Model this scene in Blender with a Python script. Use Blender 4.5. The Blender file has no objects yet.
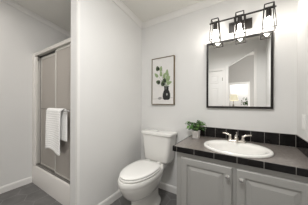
import bpy, bmesh, math, random
from mathutils import Vector, Matrix

random.seed(7)
PI = math.pi
C = bpy.context.scene.collection
S = bpy.context.scene

# ------------------------------------------------------------------ camera, world, lights, exposure
cam = bpy.data.cameras.new('camera')
cam_o = bpy.data.objects.new('camera', cam)
C.objects.link(cam_o)
cam.sensor_width = 36.0
cam.lens = 146.758 * 36.0 / 308.0
cam.shift_y = 0.548 / 308.0
cam.clip_start = 0.02
cam_o.matrix_world = (Matrix.Translation((0, 0, 1.15)) @ Matrix.Rotation(math.radians(32.467), 4, 'Z')
                      @ Matrix.Rotation(math.radians(90), 4, 'X') @ Matrix.Rotation(0.004, 4, 'Z'))
S.camera = cam_o

S.view_settings.view_transform = 'Standard'
S.view_settings.look = 'None'
S.view_settings.gamma = 1
S.view_settings.use_curve_mapping = False
S.view_settings.exposure = 0.0

BULB = 56.0            # emission of the three vanity bulbs
CEILING_FILL_W = 26.5       # added ceiling fill light of the bathroom, out of view
SHOWER_FILL_W = 7.5         # smaller added fill light in front of the shower, out of view
BED_FILL_W = 70.0           # added area lamp inside the invented bedroom window
FAR_FILL_W = 38.0          # added area lamp under the far room ceiling, no window there

w = bpy.data.worlds.new('world')
S.world = w
w.use_nodes = True
w.node_tree.nodes['Background'].inputs[0].default_value = (0.85, 0.92, 1.0, 1)
w.node_tree.nodes['Background'].inputs[1].default_value = 1.5


def area(name, loc, rot, sx, sy, power, col):
    l = bpy.data.lights.new(name, 'AREA')
    l.shape = 'RECTANGLE'
    l.size, l.size_y = sx, sy
    l.energy = power
    l.color = col
    o = bpy.data.objects.new(name, l)
    C.objects.link(o)
    o.location = loc
    o.rotation_euler = rot
    return o


# room numbers (metres)
YB, XP, XR, XL = 1.728, -1.32, 0.362, -2.628      # back wall, partition face, right wall, left wall
YE, YS, YO = 0.762, 0.845, -0.90                  # partition end, shower front, opposite wall
YF = -4.2                                         # far bedroom wall
SL = 0.16


def zc(y):
    return 2.295 + SL * (YB - y)


area('bedroom_fill', (1.55, -2.6, 1.5), (0, math.radians(90), 0), 1.3, 1.2, BED_FILL_W, (1, 0.98, 0.96))  # added fill lamp standing in for daylight, just inside the added window
area('far_room_fill', (-0.3, -6.2, 2.47), (0, 0, 0), 1.6, 1.2, FAR_FILL_W, (1, 0.99, 0.97))  # added fill lamp facing down, brightens the far room


# ------------------------------------------------------------------ materials
def mat(name, col, rough=0.5, metal=0.0, noise=0.0, nscale=20.0, bump=0.0, bscale=80.0, spec=None, coat=0.0, stretch=None):
    m = bpy.data.materials.new(name)
    m.use_nodes = True
    nt = m.node_tree
    b = nt.nodes['Principled BSDF']
    b.inputs['Base Color'].default_value = (*col, 1)
    b.inputs['Roughness'].default_value = rough
    b.inputs['Metallic'].default_value = metal
    if spec is not None:
        b.inputs['Specular IOR Level'].default_value = spec
    if coat:
        b.inputs['Coat Weight'].default_value = coat
        b.inputs['Coat Roughness'].default_value = 0.05
    tc = nt.nodes.new('ShaderNodeTexCoord')
    src = tc.outputs['Object']
    if stretch:
        mp = nt.nodes.new('ShaderNodeMapping')
        mp.inputs['Scale'].default_value = stretch
        nt.links.new(src, mp.inputs[0])
        src = mp.outputs[0]
    if noise:
        n = nt.nodes.new('ShaderNodeTexNoise')
        n.inputs['Scale'].default_value = nscale
        n.inputs['Detail'].default_value = 4
        nt.links.new(src, n.inputs['Vector'])
        r = nt.nodes.new('ShaderNodeValToRGB')
        r.color_ramp.elements[0].position = 0.3
        r.color_ramp.elements[1].position = 0.7
        r.color_ramp.elements[0].color = (*[c * (1 - noise) for c in col], 1)
        r.color_ramp.elements[1].color = (*[min(1, c * (1 + noise)) for c in col], 1)
        nt.links.new(n.outputs['Fac'], r.inputs[0])
        nt.links.new(r.outputs[0], b.inputs['Base Color'])
    if bump:
        n2 = nt.nodes.new('ShaderNodeTexNoise')
        n2.inputs['Scale'].default_value = bscale
        n2.inputs['Detail'].default_value = 3
        nt.links.new(src, n2.inputs['Vector'])
        bp = nt.nodes.new('ShaderNodeBump')
        bp.inputs['Strength'].default_value = bump
        bp.inputs['Distance'].default_value = 0.004
        nt.links.new(n2.outputs['Fac'], bp.inputs['Height'])
        nt.links.new(bp.outputs[0], b.inputs['Normal'])
    return m


def emit(name, col, strength):
    m = bpy.data.materials.new(name)
    m.use_nodes = True
    b = m.node_tree.nodes['Principled BSDF']
    b.inputs['Base Color'].default_value = (0.9, 0.9, 0.88, 1)
    b.inputs['Emission Color'].default_value = (*col, 1)
    b.inputs['Emission Strength'].default_value = strength
    return m


def hex_floor():
    m = bpy.data.materials.new('slate_hexagon_floor')
    m.use_nodes = True
    nt = m.node_tree
    N, L = nt.nodes, nt.links
    b = N['Principled BSDF']
    tc = N.new('ShaderNodeTexCoord')

    def vm(op, a, bb=None, c=None):
        n = N.new('ShaderNodeVectorMath')
        n.operation = op
        for i, v in enumerate((a, bb, c)):
            if v is None:
                continue
            if isinstance(v, tuple):
                n.inputs[i].default_value = v
            else:
                L.new(v, n.inputs[i])
        return n

    def ma(op, a, bb=None):
        n = N.new('ShaderNodeMath')
        n.operation = op
        for i, v in enumerate((a, bb)):
            if v is None:
                continue
            if isinstance(v, (int, float)):
                n.inputs[i].default_value = v
            else:
                L.new(v, n.inputs[i])
        return n.outputs[0]
    s = 0.22
    h = s * math.sqrt(3)
    flat = vm('MULTIPLY', tc.outputs['Object'], (1, 1, 0)).outputs[0]
    a = vm('WRAP', flat, (s / 2, h / 2, 1), (-s / 2, -h / 2, -1)).outputs[0]
    sh = vm('ADD', flat, (s / 2, h / 2, 0)).outputs[0]
    c = vm('WRAP', sh, (s / 2, h / 2, 1), (-s / 2, -h / 2, -1)).outputs[0]

    def hd(v):
        ab = vm('ABSOLUTE', v).outputs[0]
        d = vm('DOT_PRODUCT', ab, (0.5, math.sqrt(3) / 2, 0)).outputs['Value']
        sp = N.new('ShaderNodeSeparateXYZ')
        L.new(ab, sp.inputs[0])
        return ma('MAXIMUM', d, sp.outputs[0])
    d = ma('MINIMUM', hd(a), hd(c))
    grout = ma('GREATER_THAN', d, s / 2 - 0.0028)
    n = N.new('ShaderNodeTexNoise')
    n.inputs['Scale'].default_value = 6
    n.inputs['Detail'].default_value = 6
    L.new(tc.outputs['Object'], n.inputs['Vector'])
    r = N.new('ShaderNodeValToRGB')
    r.color_ramp.elements[0].position = 0.3
    r.color_ramp.elements[1].position = 0.72
    r.color_ramp.elements[0].color = (0.11, 0.106, 0.104, 1)
    r.color_ramp.elements[1].color = (0.18, 0.175, 0.17, 1)
    L.new(n.outputs['Fac'], r.inputs[0])
    mx = N.new('ShaderNodeMix')
    mx.data_type = 'RGBA'
    L.new(grout, mx.inputs[0])
    L.new(r.outputs[0], mx.inputs[6])
    mx.inputs[7].default_value = (0.235, 0.228, 0.224, 1)
    L.new(mx.outputs[2], b.inputs['Base Color'])
    b.inputs['Roughness'].default_value = 0.5
    return m


def waffle():
    return mat('white_towel_cloth', (0.90, 0.895, 0.875), 0.95, noise=0.05, nscale=160, bump=0.6, bscale=350)


M = {}
M['wall'] = mat('warm_white_wall', (0.735, 0.727, 0.71), 0.75, noise=0.012, nscale=3, bump=0.06, bscale=90)
M['ceiling'] = mat('ceiling_paint', (0.80, 0.785, 0.74), 0.9, bump=0.25, bscale=120)
M['trim'] = mat('white_trim', (0.80, 0.785, 0.76), 0.45)
M['greywall'] = mat('grey_bedroom_wall', (0.45, 0.435, 0.415), 0.85, noise=0.02, nscale=3)
M['door'] = mat('white_door_paint', (0.80, 0.79, 0.77), 0.4)
M['floor'] = hex_floor()
M['carpet'] = mat('beige_carpet', (0.42, 0.38, 0.33), 0.95, noise=0.1, nscale=90)
M['acrylic'] = mat('white_fibreglass', (0.74, 0.71, 0.675), 0.25)
M['porcelain'] = mat('white_porcelain', (0.83, 0.815, 0.78), 0.12, coat=0.3)
M['seat'] = mat('white_seat_plastic', (0.85, 0.84, 0.81), 0.2)
M['cabinet'] = mat('grey_cabinet_paint', (0.345, 0.338, 0.322), 0.45)
M['dark_gap'] = mat('dark_recess', (0.06, 0.06, 0.06), 0.8)
M['counter'] = mat('taupe_counter_laminate', (0.205, 0.182, 0.165), 0.2, noise=0.16, nscale=60)
M['black'] = mat('black_glazed_tile', (0.010, 0.009, 0.009), 0.12, noise=0.4, nscale=14, spec=0.22)
M['grout'] = mat('pale_grout', (0.42, 0.39, 0.36), 0.85, noise=0.05, nscale=60)
M['nickel'] = mat('brushed_nickel', (0.62, 0.58, 0.53), 0.25, 1.0)
M['chrome'] = mat('chrome', (0.8, 0.8, 0.8), 0.12, 1.0)
M['frame_metal'] = mat('satin_door_frame', (0.62, 0.60, 0.56), 0.4, 0.35)
M['track'] = mat('dull_grey_track', (0.26, 0.245, 0.225), 0.4, 0.3)
M['bronze'] = mat('dark_bronze_metal', (0.022, 0.019, 0.017), 0.4, 0.3)
M['mirror_frame'] = mat('black_bronze_frame', (0.014, 0.012, 0.011), 0.4, 0.0, spec=0.3)
M['mirror'] = mat('mirror_glass', (0.93, 0.93, 0.92), 0.005, 1.0)
M['gold'] = mat('antique_gold_frame', (0.17, 0.13, 0.07), 0.4, 0.7)
M['paper'] = mat('print_paper', (0.72, 0.70, 0.68), 0.85, noise=0.03, nscale=12)
M['ink'] = mat('black_ink', (0.02, 0.02, 0.02), 0.8, noise=0.3, nscale=40)
M['ink_grey'] = mat('grey_ink', (0.33, 0.32, 0.31), 0.8)
M['ink_green'] = mat('pale_green_ink', (0.28, 0.36, 0.19), 0.8, noise=0.2, nscale=40)
M['ink_dark_green'] = mat('dark_green_ink', (0.07, 0.10, 0.045), 0.8, noise=0.3, nscale=40)
M['pot'] = mat('white_ceramic_pot', (0.87, 0.84, 0.81), 0.5)
M['soil'] = mat('potting_soil', (0.05, 0.035, 0.025), 0.95, noise=0.3, nscale=90)
M['leaf'] = mat('green_leaf', (0.045, 0.13, 0.022), 0.45, noise=0.45, nscale=25)
M['leaf_light'] = mat('light_green_leaf', (0.13, 0.27, 0.06), 0.45, noise=0.35, nscale=25)
M['stem'] = mat('green_stem', (0.08, 0.14, 0.04), 0.6)
M['towel'] = waffle()
M['plastic'] = mat('white_plate_plastic', (0.84, 0.83, 0.81), 0.35)
M['shade'] = emit('lit_cream_lamp_shade', (1.0, 0.88, 0.55), 0.55)
M['wood'] = mat('brown_wood', (0.20, 0.13, 0.08), 0.5, noise=0.2, nscale=8, stretch=(1, 8, 8))
M['bulb'] = emit('glowing_bulb', (1.0, 0.95, 0.88), BULB)
M['diffuser'] = emit('added_light_diffuser', (1.0, 0.98, 0.95), 3.0)  # glow of the added ceiling fill lights
M['far_wall'] = mat('white_far_room_wall', (0.80, 0.79, 0.78), 0.85)


def frosted(name, col, rough, trans):
    m = mat(name, col, rough)
    b = m.node_tree.nodes['Principled BSDF']
    b.inputs['Transmission Weight'].default_value = trans
    b.inputs['IOR'].default_value = 1.2
    return m


M['glass'] = frosted('obscure_taupe_glass', (0.56, 0.52, 0.475), 0.45, 0.35)
M['pane'] = frosted('window_pane', (0.97, 0.98, 0.98), 0.02, 1.0)


# ------------------------------------------------------------------ mesh helpers
def bm_new():
    return bmesh.new()


def box(bm, x0, x1, y0, y1, z0, z1, bevel=0.0, mi=0):
    vs = [bm.verts.new((x, y, z)) for z in (z0, z1) for y in (y0, y1) for x in (x0, x1)]
    F = [(0, 2, 3, 1), (4, 5, 7, 6), (0, 1, 5, 4), (1, 3, 7, 5), (3, 2, 6, 7), (2, 0, 4, 6)]
    fs = [bm.faces.new([vs[i] for i in f]) for f in F]
    for f in fs:
        f.material_index = mi
    if bevel:
        es = list({e for f in fs for e in f.edges})
        r = bmesh.ops.bevel(bm, geom=es, offset=bevel, segments=2, profile=0.6, affect='EDGES')
        for f in r['faces']:
            f.material_index = mi
    return bm


def prism(bm, poly, axis, a0, a1):
    """extrude a 2-D polygon along an axis; poly gives the two other coordinates in x,y,z order"""
    def pt(p, a):
        return {'X': (a, p[0], p[1]), 'Y': (p[0], a, p[1]), 'Z': (p[0], p[1], a)}[axis]
    A = [bm.verts.new(pt(p, a0)) for p in poly]
    B = [bm.verts.new(pt(p, a1)) for p in poly]
    n = len(poly)
    bm.faces.new(A)
    bm.faces.new(B[::-1])
    for i in range(n):
        bm.faces.new((A[i], B[i], B[(i + 1) % n], A[(i + 1) % n]))
    bmesh.ops.recalc_face_normals(bm, faces=bm.faces[:])
    return bm


def loft(bm, rings, cap0=True, cap1=True, mi=0, closed=True):
    R = [[bm.verts.new(p) for p in r] for r in rings]
    n = len(R[0])
    fs = []
    for a, b in zip(R, R[1:]):
        for i in range(n if closed else n - 1):
            fs.append(bm.faces.new((a[i], a[(i + 1) % n], b[(i + 1) % n], b[i])))
    if cap0:
        fs.append(bm.faces.new(R[0][::-1]))
    if cap1:
        fs.append(bm.faces.new(R[-1]))
    for f in fs:
        f.material_index = mi
    bmesh.ops.recalc_face_normals(bm, faces=fs)
    return bm


def tube(bm, pts, r, seg=10, mi=0):
    pts = [Vector(p) for p in pts]
    rings = []
    up = Vector((0, 0, 1))
    for i, p in enumerate(pts):
        t = (pts[min(i + 1, len(pts) - 1)] - pts[max(i - 1, 0)]).normalized()
        u = t.cross(up)
        if u.length < 1e-3:
            u = t.cross(Vector((0, 1, 0)))
        u.normalize()
        v = t.cross(u).normalized()
        rr = r[i] if isinstance(r, (list, tuple)) else r
        rings.append([p + rr * (math.cos(2 * PI * k / seg) * u + math.sin(2 * PI * k / seg) * v) for k in range(seg)])
    return loft(bm, rings, mi=mi)


def lathe(bm, prof, cx, cy, seg=24, mi=0):
    rings = [[(cx + r * math.cos(2 * PI * k / seg), cy + r * math.sin(2 * PI * k / seg), z) for k in range(seg)] for r, z in prof]
    return loft(bm, rings, mi=mi)


def world(o):
    if not o.parent:
        return o.matrix_basis.copy()
    return world(o.parent) @ o.matrix_parent_inverse @ o.matrix_basis


def obj(name, bm, mats, parent=None, smooth=False, angle=40):
    me = bpy.data.meshes.new(name)
    bm.to_mesh(me)
    bm.free()
    for m in (mats if isinstance(mats, list) else [mats]):
        me.materials.append(m)
    if smooth:
        for p in me.polygons:
            p.use_smooth = True
        me.set_sharp_from_angle(angle=math.radians(angle))
    o = bpy.data.objects.new(name, me)
    C.objects.link(o)
    if parent:
        o.parent = parent
        o.matrix_parent_inverse = world(parent).inverted()
    return o


def thing(name, label, cat, loc=(0, 0, 0), group=None):
    o = bpy.data.objects.new(name, None)
    o.empty_display_size = 0.05
    C.objects.link(o)
    o.location = loc
    return tag(o, label, cat, group)


def tag(o, label, cat, group=None):
    o['label'] = label
    o['category'] = cat
    if group:
        o['group'] = group
    return o


def struct(name, bm, m, parent=None, label=None, cat=None, smooth=False):
    o = obj(name, bm, m, parent, smooth)
    if not parent:
        o['kind'] = 'structure'
        if label:
            o['label'] = label
            o['category'] = cat
    return o


# ------------------------------------------------------------------ the setting
b = bm_new(); box(b, XL - 0.12, XR + 0.12, YO - 0.1, YB + 0.12, -0.08, 0)
struct('floor', b, M['floor'], label='dark grey hexagon slate floor of the bathroom', cat='floor')
b = bm_new(); box(b, -2.8, 1.8, -7.2, YO - 0.1, -0.08, 0)
struct('floor_bedroom', b, M['carpet'], label='beige carpet beyond the bathroom seen in the mirror', cat='floor')

b = bm_new(); prism(b, [(YB + 0.12, zc(YB + 0.12)), (-4.3, zc(-4.3)), (-4.3, zc(-4.3) + 0.1), (YB + 0.12, zc(YB + 0.12) + 0.1)], 'X', XL - 0.12, 1.8)
struct('ceiling', b, M['ceiling'], label='off white sloped ceiling over the bathroom', cat='ceiling')

b = bm_new(); box(b, XL - 0.12, XR + 0.12, YB, YB + 0.12, 0, zc(YB) + 0.03)
struct('wall_back', b, M['wall'], label='off white wall behind the toilet, picture and mirror', cat='wall')
b = bm_new(); prism(b, [(YO - 0.1, 0), (YB, 0), (YB, zc(YB) + 0.02), (YO - 0.1, zc(YO - 0.1) + 0.02)], 'X', XL - 0.12, XL)
struct('wall_left', b, M['wall'], label='warm off white wall at far left beside the shower', cat='wall')
b = bm_new(); prism(b, [(YO - 0.1, 0), (YB, 0), (YB, zc(YB) + 0.02), (YO - 0.1, zc(YO - 0.1) + 0.02)], 'X', XR, XR + 0.12)
struct('wall_right', b, M['wall'], label='off white wall at far right beside the vanity', cat='wall')
b = bm_new(); prism(b, [(YE, 0), (YB, 0), (YB, zc(YB) + 0.01), (YE, zc(YE) + 0.01)], 'X', XP - 0.12, XP)
struct('wall_partition', b, M['wall'], label='off white partition wall between the shower and toilet', cat='wall')

# opposite wall, seen in the mirror: an opening with a slanted head
ox0, ox1 = -0.434, 0.135
h0, h1 = 2.13, 2.44
b = bm_new()
top = zc(YO)
prism(b, [(XL, 0), (-1.30, 0), (-1.30, 2.03), (-0.56, 2.03), (-0.56, 0), (ox0, 0), (ox0, h0), (ox1, h1), (ox1, 0), (XR, 0), (XR, top), (XL, top)], 'Y', YO - 0.1, YO)
struct('wall_front', b, M['wall'], label='off white wall with a slanted opening seen in the mirror', cat='wall')

# bedroom beyond
b = bm_new(); prism(b, [(-2.8, 0), (-0.70, 0), (-0.70, 2.03), (0.02, 2.03), (0.02, 0), (1.8, 0), (1.8, 3.3), (-2.8, 3.3)], 'Y', YF - 0.1, YF)
struct('wall_bedroom', b, M['greywall'], label='grey far wall with a bright doorway seen in the mirror', cat='wall')
b = bm_new(); prism(b, [(YF, 0), (YO - 0.1, 0), (YO - 0.1, zc(YO)), (YF, zc(YF))], 'X', -2.8, -2.7)
struct('wall_bedroom_left', b, M['greywall'], label='grey left wall of the room beyond the slanted opening', cat='wall')
b = bm_new()
prism(b, [(YF, 0), (YO - 0.1, 0), (YO - 0.1, 0.85), (YF, 0.85)], 'X', 1.7, 1.8)
prism(b, [(YF, 2.15), (YO - 0.1, 2.15), (YO - 0.1, zc(YO)), (YF, zc(YF))], 'X', 1.7, 1.8)
prism(b, [(YF, 0.85), (-3.25, 0.85), (-3.25, 2.15), (YF, 2.15)], 'X', 1.7, 1.8)
prism(b, [(-1.95, 0.85), (YO - 0.1, 0.85), (YO - 0.1, 2.15), (-1.95, 2.15)], 'X', 1.7, 1.8)
struct('wall_bedroom_right', b, M['greywall'], label='grey right wall with an added window in the room beyond the opening', cat='wall')
# far room
b = bm_new(); prism(b, [(-2.0, 0), (-0.75, 0), (-0.75, 0), (1.5, 0), (1.5, 2.5), (-2.0, 2.5)], 'Y', -7.1, -7.0)
struct('wall_far_room', b, M['far_wall'], label='white wall behind the lit lamp reflected in the mirror', cat='wall')
b = bm_new(); box(b, -2.1, -2.0, -7.1, YF - 0.1, 0, 2.5); box(b, 1.5, 1.6, -7.1, YF - 0.1, 0, 2.5)
struct('wall_far_sides', b, M['far_wall'], label='white side walls of the room with the lit lamp', cat='wall')
b = bm_new(); box(b, -2.1, 1.6, -7.1, YF - 0.1, 2.5, 2.6)
struct('ceiling_far_room', b, M['far_wall'], label='white flat ceiling of the room with the lit lamp', cat='ceiling')

# baseboards
def base(name, poly_x=None, axis='X', a0=0, a1=1, side=1, at=0.0, label=None):
    bb = bm_new()
    prof = [(0, 0), (0.013, 0), (0.013, 0.066), (0.009, 0.078), (0.004, 0.085), (0, 0.085)]
    if axis == 'X':
        prism(bb, [(at + side * p, z) for p, z in prof], 'X', a0, a1)
    else:
        prism(bb, [(at + side * p, z) for p, z in prof], 'Y', a0, a1)
    struct(name, bb, M['trim'], label=label, cat='baseboard' if label else None)


base('baseboard_back', axis='X', a0=XP + 0.014, a1=-0.53, side=-1, at=YB, label='white baseboard behind the toilet')
base('baseboard_partition', axis='Y', a0=YE, a1=YB, side=1, at=XP, label='white baseboard along the partition beside the toilet')
base('baseboard_left', axis='Y', a0=YO, a1=YS - 0.002, side=1, at=XL, label='white baseboard along the far left wall')
base('baseboard_right', axis='Y', a0=YO, a1=1.16, side=-1, at=XR, label='white baseboard on the right wall in front of the vanity')


# crown moulding under the sloped ceiling
def crown(name, axis, a0, a1, side, at, label):
    bb = bm_new()
    prof = [(0, 0.0), (0, -0.052), (0.008, -0.052), (0.014, -0.036), (0.026, -0.020), (0.036, -0.012), (0.046, -0.009), (0.046, 0.0)]
    if axis == 'X':
        pts = [(at + side * p, zc(at + side * p) + z) for p, z in prof]
        prism(bb, pts, 'X', a0, a1)
    else:
        A = [bb.verts.new((at + side * p, a0, zc(a0) + z)) for p, z in prof]
        B = [bb.verts.new((at + side * p, a1, zc(a1) + z)) for p, z in prof]
        n = len(prof)
        bb.faces.new(A); bb.faces.new(B[::-1])
        for i in range(n):
            bb.faces.new((A[i], B[i], B[(i + 1) % n], A[(i + 1) % n]))
        bmesh.ops.recalc_face_normals(bb, faces=bb.faces[:])
    struct(name, bb, M['trim'], label=label, cat='crown moulding')


crown('trim_1', 'X', XP, XR, -1, YB, 'white crown moulding above the picture and mirror')
crown('trim_2', 'Y', YE, YB, 1, XP, 'white crown moulding on top of the partition')
crown('trim_3', 'Y', YO, YB, 1, XL, 'white crown moulding above the far left wall')
crown('trim_4', 'Y', YO, YB, -1, XR, 'white crown moulding above the far right wall')
# corner guard strip on the partition end
b = bm_new(); box(b, XP - 0.022, XP + 0.003, YE - 0.003, YE + 0.022, 0, zc(YE), 0.001)
struct('trim_5', b, M['trim'], label='thin corner strip on the end of the partition', cat='trim')

# panelled door in the opposite wall
def six_panel_door(x0, x1, y, z1):
    bb = bm_new()
    box(bb, x0, x1, y - 0.035, y, 0.01, z1)
    wd = x1 - x0
    st = 0.105
    pw = (wd - 3 * st) / 2
    for i in range(2):
        px0 = x0 + st + i * (pw + st)
        for (pz0, pz1) in ((0.22, 0.85), (0.98, 1.58), (1.70, 1.92)):
            r = []
            for ins, dy in ((0, 0.0005), (0.004, 0.008), (0.02, 0.008), (0.032, 0.002), (0.045, 0.009)):
                r.append([(px0 + ins, y + dy, pz0 + ins), (px0 + pw - ins, y + dy, pz0 + ins), (px0 + pw - ins, y + dy, pz1 - ins), (px0 + ins, y + dy, pz1 - ins)])
            loft(bb, r, cap0=False)
    return bb


d = struct('door_1', six_panel_door(-1.295, -0.565, YO - 0.005, 2.025), M['door'], label='white six panel door reflected at left in the mirror', cat='door')
b = bm_new()
for z in (0.35, 1.05, 1.80):
    box(b, -0.575, -0.56, YO - 0.006, YO + 0.006, z - 0.045, z + 0.045)
obj('hinge', b, M['nickel'], d)
b = bm_new()
lathe(b, [(0.028, 0), (0.028, 0.006), (0.012, 0.008), (0.012, 0.03), (0.026, 0.04), (0.028, 0.052), (0.018, 0.064), (0.004, 0.066)], 0, 0)
bmesh.ops.transform(b, verts=b.verts[:], matrix=Matrix.Translation((-1.235, YO, 1.0)) @ Matrix.Rotation(-PI / 2, 4, 'X'))
obj('door_knob', b, M['nickel'], d, True)
b = bm_new()
for (x0, x1, z0, z1) in ((-1.318, -1.297, 0, 2.034), (-0.563, -0.505, 0, 2.034), (-1.318, -0.505, 2.035, 2.1)):
    box(b, x0, x1, YO, YO + 0.014, z0, z1, 0.003)
struct('trim_6', b, M['trim'], label='white casing around the panelled door', cat='trim')
b = bm_new()
box(b, ox0 - 0.055, ox0, YO, YO + 0.014, 0, h0 + 0.02)
box(b, ox1, ox1 + 0.055, YO, YO + 0.014, 0, h1 + 0.03)
struct('trim_7', b, M['trim'], label='white casing beside the slanted opening', cat='trim')
b = bm_new()
box(b, -0.77, -0.70, YF, YF + 0.015, 0, 2.029); box(b, 0.02, 0.09, YF, YF + 0.015, 0, 2.029); box(b, -0.77, 0.09, YF, YF + 0.015, 2.03, 2.1)
struct('trim_8', b, M['trim'], label='white casing around the bright doorway reflected in the mirror', cat='trim')

# added unseen bedroom window, put in to go with the fill lamp
b = bm_new()
for (y0, y1, z0, z1) in ((-3.25, -3.19, 0.85, 2.15), (-2.01, -1.95, 0.85, 2.15), (-3.25, -1.95, 0.85, 0.91), (-3.25, -1.95, 2.09, 2.15), (-3.25, -1.95, 1.48, 1.52)):
    box(b, 1.71, 1.77, y0, y1, z0, z1)
wn = struct('added_window_1', b, M['trim'], label='added unseen white framed window in the grey room beyond the opening', cat='window')
b = bm_new(); box(b, 1.745, 1.75, -3.19, -2.01, 0.91, 2.09); obj('pane', b, M['pane'], wn)

# ------------------------------------------------------------------ shower stall
sx0, sx1 = XL + 0.001, XP - 0.121
sh = thing('shower_stall', 'white fibreglass shower stall with a raised curb, left of the partition', 'shower', (-2.0, YS, 0))
b = bm_new()
pr = [(YS, 0), (YS, 0.225), (YS + 0.008, 0.245), (YS + 0.025, 0.255), (YS + 0.075, 0.255), (YS + 0.095, 0.245), (YS + 0.11, 0.09),
      (YB - 0.002, 0.09), (YB - 0.002, 0)]
prism(b, pr, 'X', sx0, sx1)
obj('base', b, M['acrylic'], sh, True, 30)
b = bm_new()
box(b, sx0, sx0 + 0.012, YS + 0.03, YB - 0.002, 0.256, 1.86)
box(b, sx0, sx1, YB - 0.014, YB - 0.002, 0.256, 1.86)
box(b, sx1 - 0.012, sx1, YS + 0.03, YB - 0.002, 0.256, 1.86)
obj('surround_panel', b, M['acrylic'], sh)
for fa, fb in ((sx0, -2.535), (-1.50, sx1)):
    b = bm_new(); box(b, fa, fb, YS, YS + 0.03, 0.256, 1.86, 0.006)
    obj('flange', b, M['acrylic'], sh)

sd = thing('sliding_shower_door', 'framed sliding shower door of obscured taupe glass on the curb', 'shower door', (-2.0, YS + 0.05, 0.255))
dx0, dx1 = -2.534, -1.501
b = bm_new(); box(b, dx0, dx1, YS + 0.0, YS + 0.075, 1.808, 1.852, 0.006)
obj('header_rail', b, M['frame_metal'], sd)
b = bm_new(); box(b, dx0, dx1, YS + 0.022, YS + 0.075, 0.256, 0.268, 0.002); box(b, dx0, dx1, YS + 0.045, YS + 0.05, 0.266, 0.285); box(b, dx0, dx1, YS + 0.018, YS + 0.023, 0.257, 0.280)
obj('bottom_track', b, M['track'], sd)
for x0, x1 in ((dx0, dx0 + 0.03), (dx1 - 0.03, dx1)):
    b = bm_new(); box(b, x0, x1, YS + 0.02, YS + 0.075, 0.286, 1.808, 0.003)
    obj('jamb', b, M['frame_metal'], sd)


def panel(x0, x1, y, label, mid):
    z0, z1 = 0.283, (1.784 if mid else 1.806)
    bb = bm_new(); box(bb, x0 + 0.004, x1 - 0.004, y - 0.003, y + 0.003, z0 + 0.004, z1 - 0.004)
    g = obj('door_panel', bb, M['glass'], sd)
    g['label'] = label
    bb = bm_new()
    for (a, c, e, f) in ((x0 + (0.0 if not mid else 0.012), x0 + (0.022 if not mid else 0.014), z0, z1), (x1 - 0.022, x1, z0, z1), (x0, x1, z0, z0 + 0.014), (x0, x1, z1 - 0.03, z1)):
        box(bb, a, c, y - 0.009, y + 0.009, e, f, 0.002)
    
    obj('panel_frame', bb, M['frame_metal'], g)
    if mid:
        bb = bm_new(); box(bb, x0 + 0.014, x1 - 0.022, y - 0.010, y - 0.003, 1.061, 1.069)
        obj('panel_rail', bb, M['track'], g)
        bb = bm_new(); box(bb, x0 - 0.030, x0 + 0.012, y - 0.006, y + 0.006, z0, z1)  # dark strip stands in for the shaded gap beside the jamb
        obj('gap_shade_strip', bb, M['track'], g)
    return g


panel(-2.47, -1.955, YS + 0.058, 'left glass panel with a rail across it', True)
pr_ = panel(-2.003, -1.525, YS + 0.034, 'right glass panel behind the towel', False)
b = bm_new()
TB = YS - 0.035
ZT = 1.065
tube(b, [(-2.003 + 0.011, TB, ZT), (-1.525 - 0.011, TB, ZT)], 0.008)
for x in (-1.992, -1.536):
    tube(b, [(x, TB - 0.006, ZT), (x, YS + 0.026, ZT)], 0.009)
obj('towel_bar', b, M['chrome'], pr_, True)
b = bm_new(); box(b, dx0 + 0.03, dx0 + 0.055, YS + 0.021, YS + 0.024, 1.735, 1.807)
o = obj('roller_bracket', b, M['bronze'], sd)
o['label'] = 'small dark bracket under the header'

b = bm_new(); box(b, dx0 + 0.03, dx1 - 0.03, YS + 0.045, YS + 0.070, 1.786, 1.808)  # dark strip added as the shade line below the header
o = obj('header_shade_strip', b, M['bronze'], sd)
o['label'] = 'dark strip for the shade line under the header'

# towel over the bar
b = bm_new()
rad = 0.017
prof = []
for i in range(97):                                # front layer, bottom to top
    z = 0.600 + (ZT - 0.600) * i / 96
    prof.append((TB - rad, z, i / 96.0))
for i in range(1, 9):
    a = PI * i / 9
    prof.append((TB - rad * math.cos(a), ZT + rad * math.sin(a), None))
for i in range(60):
    z = ZT - (ZT - 0.735) * i / 59
    prof.append((TB + rad - 0.002, z, 1 + i / 59.0))
n = len(prof)
NX = 26
rows = []
L = 0
for k, (y, z, q) in enumerate(prof):
    s = k / (n - 1)
    t = min(1, max(0, (s - 0.55) / 0.12))
    xa = -2.02 + 0.02 * t
    xb = -1.690 + 0.065 * t
    row = []
    for j in range(NX + 1):
        uu = j / NX
        rib = 0.0012 * math.sin(2 * PI * z / 0.0255)
        fold = 0.007 * math.sin(uu * 7.0 + 0.8) * min(1, abs(z - ZT) / 0.18)
        sag = -0.022 * math.sin(uu * 5.5 + 3.2) * max(0, 1 - s / 0.4) + 0.02 * (uu - 0.5) * 0
        if k < 97:
            row.append((xa + (xb - xa) * uu - 0.012 * (1 - k / 96) * (1 - uu), y - rib - fold - 0.004, z + sag * (1 - k / 96)))
        elif q is None:
            row.append((xa + (xb - xa) * uu, y, z + 0.001))
        else:
            row.append((xa + (xb - xa) * uu, y + rib * 0.4, z))
    rows.append(row)
loft(b, rows, False, False, closed=False)
tw = obj('bath_towel', b, M['towel'], None, True, 80)
md = tw.modifiers.new('thickness', 'SOLIDIFY'); md.thickness = 0.007; md.offset = 0
tag(tw, 'white ribbed towel draped over the bar of the shower door', 'towel')

# ------------------------------------------------------------------ toilet
TX = -0.948
tl = thing('toilet', 'white two piece toilet between the partition and the vanity', 'toilet', (TX, 1.35, 0))


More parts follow.
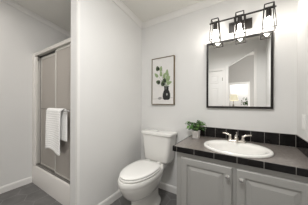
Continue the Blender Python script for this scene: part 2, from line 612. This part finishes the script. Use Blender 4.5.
def egg(cx, yc, wdt, lf, lb, z, n=40, sq=2.0, sqb=None):
    pts = []
    for k in range(n):
        a = 2 * PI * k / n
        sn, cs = math.sin(a), math.cos(a)
        ex = sq if cs > 0 else (sqb or sq)
        x = wdt * math.copysign(abs(sn) ** (2 / ex), sn)
        y = (lf if cs > 0 else lb) * math.copysign(abs(cs) ** (2 / ex), cs)
        pts.append((cx + x, yc - y, z))
    return pts


b = bm_new()
rings = [egg(TX, 1.35, 0.122, 0.245, 0.21, 0.0, sq=2.3), egg(TX, 1.35, 0.124, 0.247, 0.212, 0.016, sq=2.3), egg(TX, 1.35, 0.116, 0.240, 0.205, 0.034, sq=2.3), egg(TX, 1.345, 0.096, 0.232, 0.20, 0.048, sq=2.3),
         egg(TX, 1.34, 0.085, 0.228, 0.21, 0.08, sq=2.3), egg(TX, 1.335, 0.080, 0.228, 0.22, 0.14, sq=2.3), egg(TX, 1.33, 0.081, 0.228, 0.23, 0.182, sq=2.2),
         egg(TX, 1.33, 0.088, 0.236, 0.235, 0.196, sq=2.1), egg(TX, 1.315, 0.112, 0.250, 0.25, 0.212, sq=2.1), egg(TX, 1.295, 0.136, 0.265, 0.265, 0.240, sq=2.05),
         egg(TX, 1.275, 0.154, 0.280, 0.28, 0.285, sq=2.0), egg(TX, 1.265, 0.164, 0.298, 0.28, 0.335, sq=2.0, sqb=2.6), egg(TX, 1.26, 0.169, 0.304, 0.28, 0.362, sq=2.0, sqb=3), egg(TX, 1.26, 0.170, 0.304, 0.28, 0.370, sq=2.0, sqb=3),
         egg(TX, 1.26, 0.175, 0.309, 0.28, 0.378, sq=2.0, sqb=3), egg(TX, 1.26, 0.176, 0.310, 0.28, 0.414, sq=2.0, sqb=3), egg(TX, 1.26, 0.170, 0.304, 0.275, 0.425, sq=2.0, sqb=3),
         egg(TX, 1.25, 0.135, 0.255, 0.17, 0.425), egg(TX, 1.25, 0.125, 0.24, 0.16, 0.40), egg(TX, 1.27, 0.08, 0.15, 0.12, 0.29), egg(TX, 1.29, 0.03, 0.05, 0.05, 0.25)]
loft(b, rings)
# rear deck that carries the tank
box(b, TX - 0.115, TX + 0.115, 1.44, 1.66, 0.36, 0.428, 0.018)
obj('bowl', b, M['porcelain'], tl, True, 50)
b = bm_new()
loft(b, [egg(TX, 1.255, 0.163, 0.280, 0.20, 0.4265, sqb=3.2), egg(TX, 1.255, 0.169, 0.287, 0.205, 0.432, sqb=3.2), egg(TX, 1.255, 0.169, 0.287, 0.205, 0.442, sqb=3.2), egg(TX, 1.255, 0.163, 0.280, 0.20, 0.4465, sqb=3.2)])
obj('seat', b, M['seat'], tl, True, 50)
b = bm_new()
loft(b, [egg(TX, 1.255, 0.158, 0.275, 0.198, 0.4485, sqb=3.2), egg(TX, 1.255, 0.165, 0.282, 0.203, 0.454, sqb=3.2), egg(TX, 1.255, 0.165, 0.282, 0.203, 0.462, sqb=3.2),
         egg(TX, 1.255, 0.158, 0.274, 0.197, 0.468, sqb=3.2), egg(TX, 1.255, 0.12, 0.22, 0.14, 0.4705, sqb=3), egg(TX, 1.255, 0.05, 0.08, 0.06, 0.4712)])
obj('lid', b, M['seat'], tl, True, 50)
for s in (-1, 1):
    b = bm_new(); box(b, TX + s * 0.075 - 0.022, TX + s * 0.075 + 0.022, 1.452, 1.492, 0.4285, 0.462, 0.007)
    obj('seat_hinge', b, M['seat'], tl, True)
b = bm_new()


def rrect(cx, cy, hx, hy, z, r=0.04, n=6):
    pts = []
    for (sx, sy, a0) in ((1, 1, 0), (-1, 1, PI / 2), (-1, -1, PI), (1, -1, 1.5 * PI)):
        for i in range(n + 1):
            a = a0 + PI / 2 * i / n
            pts.append((cx + sx * (hx - r) + r * math.cos(a), cy + sy * (hy - r) + r * math.sin(a), z))
    return pts


loft(b, [rrect(TX, 1.612, 0.152, 0.075, 0.4285), rrect(TX, 1.612, 0.168, 0.088, 0.437), rrect(TX, 1.612, 0.176, 0.093, 0.46), rrect(TX, 1.612, 0.193, 0.098, 0.62), rrect(TX, 1.612, 0.205, 0.102, 0.756)])
obj('tank', b, M['porcelain'], tl, True, 50)
b = bm_new()
loft(b, [rrect(TX, 1.610, 0.208, 0.104, 0.7565), rrect(TX, 1.610, 0.217, 0.112, 0.762), rrect(TX, 1.610, 0.219, 0.113, 0.778), rrect(TX, 1.610, 0.215, 0.110, 0.788), rrect(TX, 1.610, 0.195, 0.092, 0.793), rrect(TX, 1.610, 0.1, 0.05, 0.795)])
obj('tank_lid', b, M['porcelain'], tl, True, 50)
b = bm_new(); lathe(b, [(0.027, 0.793), (0.027, 0.802), (0.023, 0.805), (0.004, 0.805)], TX, 1.60)
o = obj('flush_button', b, M['chrome'], tl, True); o['label'] = 'round chrome flush button'
for s in (-1, 1):
    b = bm_new(); lathe(b, [(0.014, 0.026), (0.014, 0.038), (0.010, 0.046), (0.003, 0.048)], TX + s * 0.100, 1.38, 14)
    obj('bolt_cap', b, M['seat'], tl, True)

# ------------------------------------------------------------------ vanity cabinet
vx0, vx1 = -0.525, XR - 0.002
yf = 1.205
vc = thing('vanity_cabinet', 'grey painted vanity cabinet with two raised panel doors', 'cabinet', (-0.08, 1.45, 0))
for x0, x1 in ((vx0, vx0 + 0.018), (vx1 - 0.018, vx1)):
    b = bm_new(); box(b, x0, x1, yf + 0.018, YB - 0.015, 0, 0.727)
    obj('side_panel', b, M['cabinet'], vc)
b = bm_new(); box(b, vx0 + 0.018, vx1 - 0.018, yf + 0.018, YB - 0.015, 0.085, 0.10); obj('bottom_panel', b, M['cabinet'], vc)
b = bm_new()
for (x0, x1, z0, z1) in ((vx0, -0.44, 0.085, 0.727), (0.29, vx1, 0.085, 0.727), (-0.115, -0.04, 0.14, 0.665), (-0.44, 0.29, 0.665, 0.727), (-0.44, 0.29, 0.085, 0.14)):
    box(b, x0, x1, yf, yf + 0.018, z0, z1)
obj('face_frame', b, M['cabinet'], vc)
b = bm_new(); box(b, vx0 + 0.018, vx1 - 0.018, yf + 0.06, yf + 0.075, 0, 0.085); obj('toe_kick', b, M['cabinet'], vc)


def cab_door(x0, x1, z0, z1, kx):
    bb = bm_new()
    y1 = yf - 0.001
    y0 = y1 - 0.018
    R = []

    def rc(ins, y):
        return [(x0 + ins, y, z0 + ins), (x1 - ins, y, z0 + ins), (x1 - ins, y, z1 - ins), (x0 + ins, y, z1 - ins)]
    R = [rc(0, y1), rc(0, y0 + 0.005), rc(0.005, y0), rc(0.050, y0), rc(0.054, y0 + 0.009), rc(0.062, y0 + 0.009), rc(0.086, y0 + 0.002), rc(0.088, y0 + 0.001)]
    loft(bb, R)
    dd = obj('door', bb, M['cabinet'], vc)
    bb = bm_new()
    lathe(bb, [(0.009, 0), (0.007, 0.004), (0.007, 0.013), (0.015, 0.018), (0.0165, 0.024), (0.012, 0.030), (0.003, 0.032)], 0, 0, 18)
    bmesh.ops.transform(bb, verts=bb.verts[:], matrix=Matrix.Translation((kx, y0, 0.625)) @ Matrix.Rotation(PI / 2, 4, 'X'))
    k = obj('knob', bb, M['chrome'], dd, True)
    k['label'] = 'round silver knob'


cab_door(-0.478, -0.092, 0.11, 0.686, -0.118)
cab_door(-0.063, 0.323, 0.11, 0.686, -0.034)

# ------------------------------------------------------------------ countertop with a sink cut-out
cx0, cx1, cy0, cy1 = -0.556, XR - 0.001, 1.178, YB - 0.001
SX, SY = -0.085, 1.405
ct = thing('countertop', 'taupe vanity countertop with a black tile front edge', 'countertop', (-0.09, 1.45, 0.727))
angs = [2 * PI * k / 64 for k in range(64)]
for px_, py_ in ((cx0, cy0 + 0.008), (cx1, cy0 + 0.008), (cx0, cy1), (cx1, cy1)):
    angs.append(math.atan2(py_ - SY, px_ - SX) % (2 * PI))
angs.sort()
X0, X1, Y0_, Y1_ = cx0 + 0.008, cx1, cy0 + 0.008, cy1


def rectpt(a):
    dx, dy = math.cos(a), math.sin(a)
    ts = []
    if dx > 1e-9: ts.append((X1 - SX) / dx)
    if dx < -1e-9: ts.append((X0 - SX) / dx)
    if dy > 1e-9: ts.append((Y1_ - SY) / dy)
    if dy < -1e-9: ts.append((Y0_ - SY) / dy)
    t = min(ts)
    return SX + t * dx, SY + t * dy


def rad_e(a, ea, eb):
    return 1 / math.sqrt((math.cos(a) / ea) ** 2 + (math.sin(a) / eb) ** 2)


inn = [(SX + rad_e(a, 0.238, 0.196) * math.cos(a), SY + rad_e(a, 0.238, 0.196) * math.sin(a)) for a in angs]
out = [rectpt(a) for a in angs]
b = bm_new()
loft(b, [[(x, y, 0.728) for x, y in inn], [(x, y, 0.773) for x, y in inn], [(x, y, 0.773) for x, y in out], [(x, y, 0.728) for x, y in out], [(x, y, 0.728) for x, y in inn]], False, False)
obj('top_surface', b, M['counter'], ct)
b = bm_new()
tz0, tz1 = 0.729, 0.774
gl = [-0.556, -0.516, -0.364, -0.212, -0.060, 0.092, 0.244, XR - 0.001]
for a, c in zip(gl, gl[1:]):
    box(b, a + 0.0012, c - 0.0012, cy0, cy0 + 0.008, tz0, tz1, 0.0012)
yl = [cy0, cy0 + 0.152, cy0 + 0.304, cy0 + 0.456, cy1]
for a, c in zip(yl, yl[1:]):
    box(b, cx0, cx0 + 0.008, a + 0.009 if a == cy0 else a + 0.0012, c - 0.0012, tz0, tz1, 0.0012)
obj('edge_tiles', b, M['black'], ct)
b = bm_new(); box(b, cx0 + 0.0022, cx1, cy0 + 0.0022, cy0 + 0.0078, 0.7285, 0.7732); box(b, cx0 + 0.0022, cx0 + 0.0078, cy0 + 0.0078, cy1, 0.7285, 0.7732)
obj('edge_grout', b, M['grout'], ct)

bs = thing('tile_backsplash', 'row of black glazed tiles above the countertop against the wall', 'backsplash', (-0.08, YB - 0.005, 0.7735))
b = bm_new()
x = XR - 0.010
k = 0
while x > cx0 + 0.01:
    xa = max(cx0 + 0.001, x - 0.108)
    box(b, xa + 0.0012, x - 0.0012, YB - 0.009, YB - 0.001, 0.7765, 0.882, 0.001)
    x = xa
o = obj('back_tiles', b, M['black'], bs)
b = bm_new()
y = YB - 0.010
while y > cy0 + 0.02:
    ya = max(cy0 + 0.001, y - 0.108)
    box(b, XR - 0.009, XR - 0.001, ya + 0.0012, y - 0.0012, 0.7765, 0.882, 0.001)
    y = ya
obj('side_tiles', b, M['black'], bs)
b = bm_new(); box(b, cx0 + 0.001, XR - 0.001, YB - 0.0065, YB - 0.0005, 0.7748, 0.8835); box(b, XR - 0.0065, XR - 0.0005, cy0 + 0.001, YB - 0.0065, 0.7748, 0.8835)
obj('grout', b, M['grout'], bs)

# ------------------------------------------------------------------ sink
sk = thing('bathroom_sink', 'white oval drop in sink set in the vanity countertop', 'sink', (SX, SY, 0.774))


def ell(cx, cy, a, c, z, n=48):
    return [(cx + a * math.cos(2 * PI * k / n), cy + c * math.sin(2 * PI * k / n), z) for k in range(n)]


b = bm_new()
rr = [ell(SX, SY, 0.225, 0.184, 0.742), ell(SX, SY, 0.234, 0.192, 0.7745), ell(SX, SY, 0.252, 0.215, 0.7745), ell(SX, SY, 0.253, 0.216, 0.781), ell(SX, SY, 0.249, 0.212, 0.788), ell(SX, SY, 0.241, 0.203, 0.7915), ell(SX, SY - 0.004, 0.232, 0.188, 0.7905),
      ell(SX, SY - 0.022, 0.212, 0.158, 0.7885), ell(SX, SY - 0.024, 0.204, 0.150, 0.783), ell(SX, SY - 0.024, 0.196, 0.142, 0.762), ell(SX, SY - 0.022, 0.175, 0.122, 0.70), ell(SX, SY - 0.018, 0.13, 0.088, 0.655), ell(SX, SY - 0.012, 0.06, 0.045, 0.636), ell(SX, SY - 0.01, 0.024, 0.024, 0.632),
      ell(SX, SY - 0.01, 0.024, 0.024, 0.61), ell(SX, SY - 0.012, 0.07, 0.055, 0.62), ell(SX, SY - 0.02, 0.15, 0.105, 0.645), ell(SX, SY - 0.02, 0.19, 0.135, 0.70), ell(SX, SY, 0.222, 0.18, 0.735)]
loft(b, rr + [rr[0]], False, False)
obj('basin', b, M['porcelain'], sk, True, 60)
b = bm_new(); lathe(b, [(0.0235, 0.626), (0.0235, 0.634), (0.02, 0.637), (0.004, 0.637)], SX, SY - 0.01)
o = obj('drain', b, M['chrome'], sk, True); o['label'] = 'round chrome drain'

# ------------------------------------------------------------------ faucet
FY = 1.577
FZ = 0.790
fc = thing('faucet', 'brushed nickel two handle faucet at the rear of the oval sink', 'faucet', (SX, FY, FZ))
b = bm_new()
loft(b, [rrect(SX, FY, 0.080, 0.026, FZ, 0.025), rrect(SX, FY, 0.080, 0.026, FZ + 0.008, 0.025), rrect(SX, FY, 0.074, 0.021, FZ + 0.016, 0.02), rrect(SX, FY, 0.055, 0.014, FZ + 0.019, 0.012)])
obj('base_plate', b, M['nickel'], fc, True, 50)
b = bm_new()
lathe(b, [(0.019, FZ + 0.014), (0.017, FZ + 0.03), (0.015, FZ + 0.045)], SX, FY)
pts = [(SX, FY, FZ + 0.03), (SX, FY - 0.004, FZ + 0.048), (SX, FY - 0.025, FZ + 0.062), (SX, FY - 0.055, FZ + 0.064), (SX, FY - 0.085, FZ + 0.055), (SX, FY - 0.098, FZ + 0.044)]
tube(b, pts, [0.014, 0.014, 0.0135, 0.0125, 0.012, 0.0115], 14)
obj('spout', b, M['nickel'], fc, True, 50)
b = bm_new(); tube(b, [(SX, FY + 0.016, FZ + 0.016), (SX, FY + 0.016, FZ + 0.075)], 0.003, 8); lathe(b, [(0.003, FZ + 0.073), (0.007, FZ + 0.078), (0.006, FZ + 0.086), (0.002, FZ + 0.088)], SX, FY + 0.016, 12)
obj('lift_rod', b, M['nickel'], fc, True)
for s in (-1, 1):
    hx = SX + s * 0.052
    b = bm_new()
    lathe(b, [(0.021, FZ + 0.014), (0.019, FZ + 0.024), (0.013, FZ + 0.042), (0.013, FZ + 0.054), (0.008, FZ + 0.062), (0.002, FZ + 0.064)], hx, FY)
    tube(b, [(hx, FY, FZ + 0.052), (hx + s * 0.02, FY + 0.002, FZ + 0.064), (hx + s * 0.045, FY + 0.006, FZ + 0.070), (hx + s * 0.066, FY + 0.008, FZ + 0.071)], [0.010, 0.008, 0.0065, 0.0055], 12)
    obj('handle', b, M['nickel'], fc, True, 50)

# ------------------------------------------------------------------ mirror
mx0, mx1, mz0, mz1 = -0.388, 0.199, 1.10, 1.816
mr = thing('wall_mirror', 'rectangular mirror in a thin black frame above the sink', 'mirror', (-0.095, YB, mz0))
fw = 0.020
b = bm_new()
R = []
for (ins, y) in ((0, YB - 0.001), (0, YB - 0.026), (0.002, YB - 0.028), (fw - 0.002, YB - 0.028), (fw, YB - 0.026), (fw, YB - 0.001), (0, YB - 0.001)):
    R.append([(mx0 + ins, y, mz0 + ins), (mx1 - ins, y, mz0 + ins), (mx1 - ins, y, mz1 - ins), (mx0 + ins, y, mz1 - ins)])
loft(b, R, False, False)
obj('frame', b, M['mirror_frame'], mr)
b = bm_new(); box(b, mx0 + fw - 0.001, mx1 - fw + 0.001, YB - 0.020, YB - 0.003, mz0 + fw - 0.001, mz1 - fw + 0.001)
obj('glass', b, M['mirror'], mr)

# ------------------------------------------------------------------ framed print
fx0, fx1, fz0, fz1 = -1.121, -0.781, 1.129, 1.757
pc = thing('framed_print', 'tall framed botanical print of leaves in a dark vase above the toilet', 'picture', (-0.95, YB, fz0))
b = bm_new()
R = []
fw = 0.009
for (ins, y) in ((0, YB - 0.001), (0, YB - 0.030), (fw, YB - 0.030), (fw, YB - 0.001), (0, YB - 0.001)):
    R.append([(fx0 + ins, y, fz0 + ins), (fx1 - ins, y, fz0 + ins), (fx1 - ins, y, fz1 - ins), (fx0 + ins, y, fz1 - ins)])
loft(b, R, False, False)
obj('frame', b, M['gold'], pc)
b = bm_new()
yp = YB - 0.024
box(b, fx0 + fw - 0.001, fx1 - fw + 0.001, yp, YB - 0.004, fz0 + fw - 0.001, fz1 - fw + 0.001)
lay = [0]


def flat(pts, mi):
    lay[0] += 1
    y = yp - 0.0004 - 0.00012 * lay[0]
    f = b.faces.new([b.verts.new((x, y, z)) for x, z in pts])
    f.material_index = mi
    f.normal_update()
    if f.normal.y > 0:
        f.normal_flip()


def oval(cx, cz, a, c, rot, mi, tip=1.0, n=16):
    pts = []
    for k in range(n):
        t = 2 * PI * k / n
        u, v = a * math.cos(t), c * math.sin(t) * (1 - 0.35 * math.cos(t) * tip)
        pts.append((cx + u * math.cos(rot) - v * math.sin(rot), cz + u * math.sin(rot) + v * math.cos(rot)))
    flat(pts, mi)


def strip(p, q, wd, mi):
    dx, dz = q[0] - p[0], q[1] - p[1]
    l = math.hypot(dx, dz)
    nx, nz = -dz / l * wd / 2, dx / l * wd / 2
    flat([(p[0] + nx, p[1] + nz), (q[0] + nx, q[1] + nz), (q[0] - nx, q[1] - nz), (p[0] - nx, p[1] - nz)], mi)


vx, vz = -0.893, 1.192
strip((fx0 + 0.02, 1.205), (fx1 - 0.02, 1.22), 0.004, 2)
prof = [(0.030, 0), (0.048, 0.012), (0.056, 0.045), (0.054, 0.08), (0.042, 0.112), (0.032, 0.128), (0.032, 0.165), (0.040, 0.178)]
flat([(vx + r, vz + z) for r, z in prof] + [(vx - r, vz + z) for r, z in prof[::-1]], 1)
oval(vx + 0.008, vz + 0.072, 0.012, 0.016, 0, 2, 0)
oval(vx - 0.006, vz + 0.155, 0.004, 0.02, 0, 2, 0)
oval(vx - 0.098, vz + 0.022, 0.030, 0.018, 0.2, 2, 0)
sb = (vx, vz + 0.17)
tips = [(-0.13, 0.405, 4), (-0.075, 0.33, 3), (-0.12, 0.22, 4), (-0.045, 0.195, 4), (0.02, 0.34, 3), (0.015, 0.24, 3), (0.055, 0.20, 3), (-0.15, 0.315, 3), (-0.02, 0.30, 3), (0.03, 0.29, 3), (-0.075, 0.395, 3), (-0.02, 0.235, 4), (0.045, 0.255, 3)]
for dx, dz, mi in tips:
    strip((sb[0] + dx * 0.15, sb[1]), (sb[0] + dx * 0.75, vz + dz), 0.003, 4)
for dx, dz, mi in tips:
    rot = math.atan2(dz - 0.15, dx)
    oval(sb[0] + dx * 0.95 - 0.01, vz + 0.02 + dz, 0.038 if mi == 3 else 0.034, 0.020 if mi == 3 else 0.028, rot + random.uniform(-0.5, 0.5), mi)
    if mi == 4:
        oval(sb[0] + dx * 0.95, vz + 0.016 + dz, 0.020, 0.014, rot, 1)
obj('print', b, [M['paper'], M['ink'], M['ink_grey'], M['ink_green'], M['ink_dark_green']], pc)

# ------------------------------------------------------------------ vanity light
LY = 1.625
LZ = 1.986
vl = thing('vanity_light', 'dark bronze three lantern wall light above the mirror', 'wall light', (-0.064, YB, 1.93))
b = bm_new(); box(b, -0.166, 0.038, YB - 0.022, YB - 0.001, 1.885, 1.985, 0.003); obj('back_plate', b, M['bronze'], vl)
b = bm_new()
tube(b, [(-0.34, LY, LZ), (0.207, LY, LZ)], 0.008, 10)
obj('bar', b, M['bronze'], vl, True)
for s in (-1, 1):
    b = bm_new(); tube(b, [(-0.064 + s * 0.045, YB - 0.02, 1.965), (-0.064 + s * 0.045, LY + 0.01, 1.968), (-0.064 + s * 0.045, LY, LZ)], 0.006, 8)
    obj('arm', b, M['bronze'], vl, True)


def bars(bb, p, q, t=0.0075):
    tube(bb, [p, q], t / 2 * 1.2, 6)


for i, lx in enumerate((-0.284, -0.064, 0.156)):
    b = bm_new()
    zt, zb, ht, hb = 2.012, 1.800, 0.032, 0.047
    cor = [(-1, -1), (1, -1), (1, 1), (-1, 1)]
    for q in range(4):
        a, c = cor[q], cor[(q + 1) % 4]
        bars(b, (lx + a[0] * ht, LY + a[1] * ht, zt), (lx + c[0] * ht, LY + c[1] * ht, zt))
        bars(b, (lx + a[0] * hb, LY + a[1] * hb, zb), (lx + c[0] * hb, LY + c[1] * hb, zb))
        bars(b, (lx + a[0] * ht, LY + a[1] * ht, zt), (lx + a[0] * hb, LY + a[1] * hb, zb))
    bars(b, (lx - ht - 0.002, LY - ht, LZ), (lx - ht - 0.002, LY + ht, LZ))
    bars(b, (lx + ht + 0.002, LY - ht, LZ), (lx + ht + 0.002, LY + ht, LZ))
    lf = obj('lantern_frame', b, M['bronze'], vl)
    b = bm_new(); lathe(b, [(0.010, LZ - 0.004), (0.019, LZ - 0.01), (0.021, LZ - 0.03), (0.021, LZ - 0.075), (0.016, LZ - 0.078)], lx, LY, 16)
    obj('socket', b, M['bronze'], lf, True, 50)
    b = bm_new(); lathe(b, [(0.012, LZ - 0.079), (0.012, LZ - 0.09), (0.015, LZ - 0.115), (0.021, LZ - 0.140), (0.022, LZ - 0.152), (0.018, LZ - 0.166), (0.010, LZ - 0.174), (0.003, LZ - 0.176)], lx, LY, 20)
    obj('bulb', b, M['bulb'], lf, True, 60)

# ------------------------------------------------------------------ switch plate
sp = thing('switch_plate', 'white switch plate on the right wall above the black tiles', 'switch', (XR, 1.54, 1.01))
b = bm_new(); box(b, XR - 0.006, XR - 0.0005, 1.505, 1.575, 0.955, 1.070, 0.002); obj('plate', b, M['plastic'], sp)
b = bm_new(); box(b, XR - 0.010, XR - 0.006, 1.523, 1.557, 0.980, 1.045, 0.0015); obj('rocker', b, M['plastic'], sp)

# ------------------------------------------------------------------ potted plant on the counter
px, py = -0.468, 1.585
pp = thing('potted_plant', 'small leafy green plant in a white pot on the counter', 'plant', (px, py, 0.774))
b = bm_new()


def sq(h, z, r=0.008):
    return rrect(px, py, h, h, z, r, 3)


loft(b, [sq(0.030, 0.774), sq(0.032, 0.777), sq(0.038, 0.855), sq(0.035, 0.856), sq(0.033, 0.842)], True, True)
obj('pot', b, M['pot'], pp, True, 40)
b = bm_new(); loft(b, [sq(0.0325, 0.8425), sq(0.0325, 0.845), sq(0.012, 0.85)]); obj('soil', b, M['soil'], pp)
b = bm_new()
bl = bm_new()
for i in range(66):
    a = random.uniform(0, 2 * PI)
    el = random.uniform(0.05, 1.45)
    rl = random.uniform(0.06, 0.125) * (0.75 + 0.25 * math.cos(el))
    tip = Vector((px - 0.012 + rl * math.cos(a) * math.cos(el) * 1.05, py + rl * math.sin(a) * math.cos(el) * 0.95, 0.868 + rl * math.sin(el) * 0.92))
    root = Vector((px + random.uniform(-0.015, 0.015), py + random.uniform(-0.015, 0.015), 0.846))
    mid = root.lerp(tip, 0.6) + Vector((0, 0, 0.02))
    tube(bl, [root, mid, tip], 0.0012, 5, 0)
    dr = Vector((math.cos(a), math.sin(a), random.uniform(-0.5, 0.5))).normalized()
    side = dr.cross(Vector((0, 0, 1))).normalized()
    nrm = side.cross(dr)
    ll, lw = random.uniform(0.036, 0.054), random.uniform(0.013, 0.020)
    mi = 1 if random.random() < 0.4 else 0
    prev = None
    for t, wv, dz in ((0, 0.1, 0), (0.25, 0.8, 0.12), (0.55, 1.0, 0.10), (0.8, 0.6, -0.02), (1.0, 0.05, -0.16)):
        c = tip + dr * (ll * (t - 0.3)) + nrm * (dz * ll)
        row = [b.verts.new(c - side * lw * wv + nrm * 0.18 * lw), b.verts.new(c), b.verts.new(c + side * lw * wv + nrm * 0.18 * lw)]
        if prev:
            for k in range(2):
                f = b.faces.new((prev[k], prev[k + 1], row[k + 1], row[k]))
                f.material_index = mi
        prev = row
o = obj('foliage', b, [M['leaf'], M['leaf_light']], pp, True, 80)
md = o.modifiers.new('thickness', 'SOLIDIFY'); md.thickness = 0.0008
obj('stems', bl, M['stem'], pp)

# ------------------------------------------------------------------ added ceiling fill lights (out of view)
def added_ceiling_light(clx, cly, rr_, watts, label, col=(1.0, 0.995, 0.985)):
    clz = zc(cly)
    cl = thing('added_ceiling_light', label, 'ceiling light', (clx, cly, clz))
    k = rr_ / 0.17
    tilt = Matrix.Translation((clx, cly, clz)) @ Matrix.Rotation(math.atan(-SL), 4, 'X') @ Matrix.Scale(k, 4)
    b = bm_new(); lathe(b, [(0.17, -0.002), (0.17, -0.03), (0.155, -0.035), (0.15, -0.03)], 0, 0, 32); bmesh.ops.transform(b, verts=b.verts[:], matrix=tilt)
    obj('rim', b, M['nickel'], cl, True)
    b = bm_new(); lathe(b, [(0.15, -0.031), (0.13, -0.065), (0.08, -0.085), (0.01, -0.09)], 0, 0, 32); bmesh.ops.transform(b, verts=b.verts[:], matrix=tilt)
    obj('diffuser', b, M['diffuser'], cl, True)
    l = bpy.data.lights.new('added_ceiling_lamp', 'AREA'); l.shape = 'DISK'; l.size = 2 * rr_; l.energy = watts; l.color = col  # added lamp that gives the fill below the fixture
    lo = bpy.data.objects.new('added_ceiling_lamp', l); C.objects.link(lo); lo.location = (clx, cly, clz - 0.12)


added_ceiling_light(-0.40, 0.25, 0.17, CEILING_FILL_W, 'added unseen large round flush ceiling light between the vanity and the opening')
added_ceiling_light(-2.15, 0.0, 0.11, SHOWER_FILL_W, 'added unseen small round flush ceiling light in front of the shower', (1.0, 0.95, 0.90))

# ------------------------------------------------------------------ far room things, seen small in the mirror
ds = thing('dresser', 'low wooden dresser beyond the doorway seen in the mirror', 'dresser', (-0.4, -5.3, 0))
b = bm_new(); box(b, -1.1, 0.3, -5.55, -5.1, 0.08, 0.86, 0.006); obj('body', b, M['wood'], ds)
b = bm_new(); box(b, -1.13, 0.33, -5.58, -5.07, 0.86, 0.89, 0.004); obj('top', b, M['wood'], ds)
for (x, y) in ((-1.05, -5.5), (0.25, -5.5), (-1.05, -5.15), (0.25, -5.15)):
    b = bm_new(); box(b, x - 0.025, x + 0.025, y - 0.025, y + 0.025, 0, 0.08); obj('leg', b, M['wood'], ds)
lm = thing('table_lamp', 'cream shaded table lamp beyond the doorway, reflected in the mirror', 'lamp', (-0.62, -5.3, 0.89))
b = bm_new(); lathe(b, [(0.07, 0.89), (0.07, 0.905), (0.02, 0.92), (0.045, 0.97), (0.05, 1.03), (0.02, 1.15), (0.012, 1.36)], -0.62, -5.3); obj('base', b, M['nickel'], lm, True)
b = bm_new(); lathe(b, [(0.24, 1.30), (0.17, 1.60), (0.166, 1.60), (0.236, 1.30)], -0.62, -5.3, 28); obj('lamp_shade', b, M['shade'], lm, True)
b = bm_new(); lathe(b, [(0.075, 0.0), (0.09, 0.2), (0.10, 0.7), (0.07, 1.1), (0.05, 1.38), (0.065, 1.46)], -0.80, -4.75, 18)
o = obj('tall_vase', b, M['ink'], None, True); tag(o, 'tall black floor vase at the left of the reflected doorway', 'vase')
fp = thing('leafy_plant', 'green leafy plant in the doorway reflected in the mirror', 'plant', (-0.06, -5.25, 0.89))
b = bm_new(); lathe(b, [(0.05, 0.89), (0.065, 0.98), (0.06, 0.98), (0.05, 0.96)], -0.06, -5.25); obj('pot', b, M['pot'], fp, True)
b = bm_new()
for i in range(70):
    a = random.uniform(0, 2 * PI); el = random.uniform(0.2, 1.5); r = random.uniform(0.1, 0.36)
    c = Vector((-0.06 + 0.7 * r * math.cos(a) * math.cos(el), -5.25 + 0.7 * r * math.sin(a) * math.cos(el), 1.0 + 1.3 * r * math.sin(el)))
    d_ = Vector((random.uniform(-1, 1), random.uniform(-1, 1), random.uniform(-0.3, 1))).normalized() * 0.05
    s_ = d_.cross(Vector((0.3, 1, 0.2))).normalized() * 0.02
    b.faces.new([b.verts.new(c - d_), b.verts.new(c + s_), b.verts.new(c + d_), b.verts.new(c - s_)])
obj('foliage', b, M['leaf'], fp)
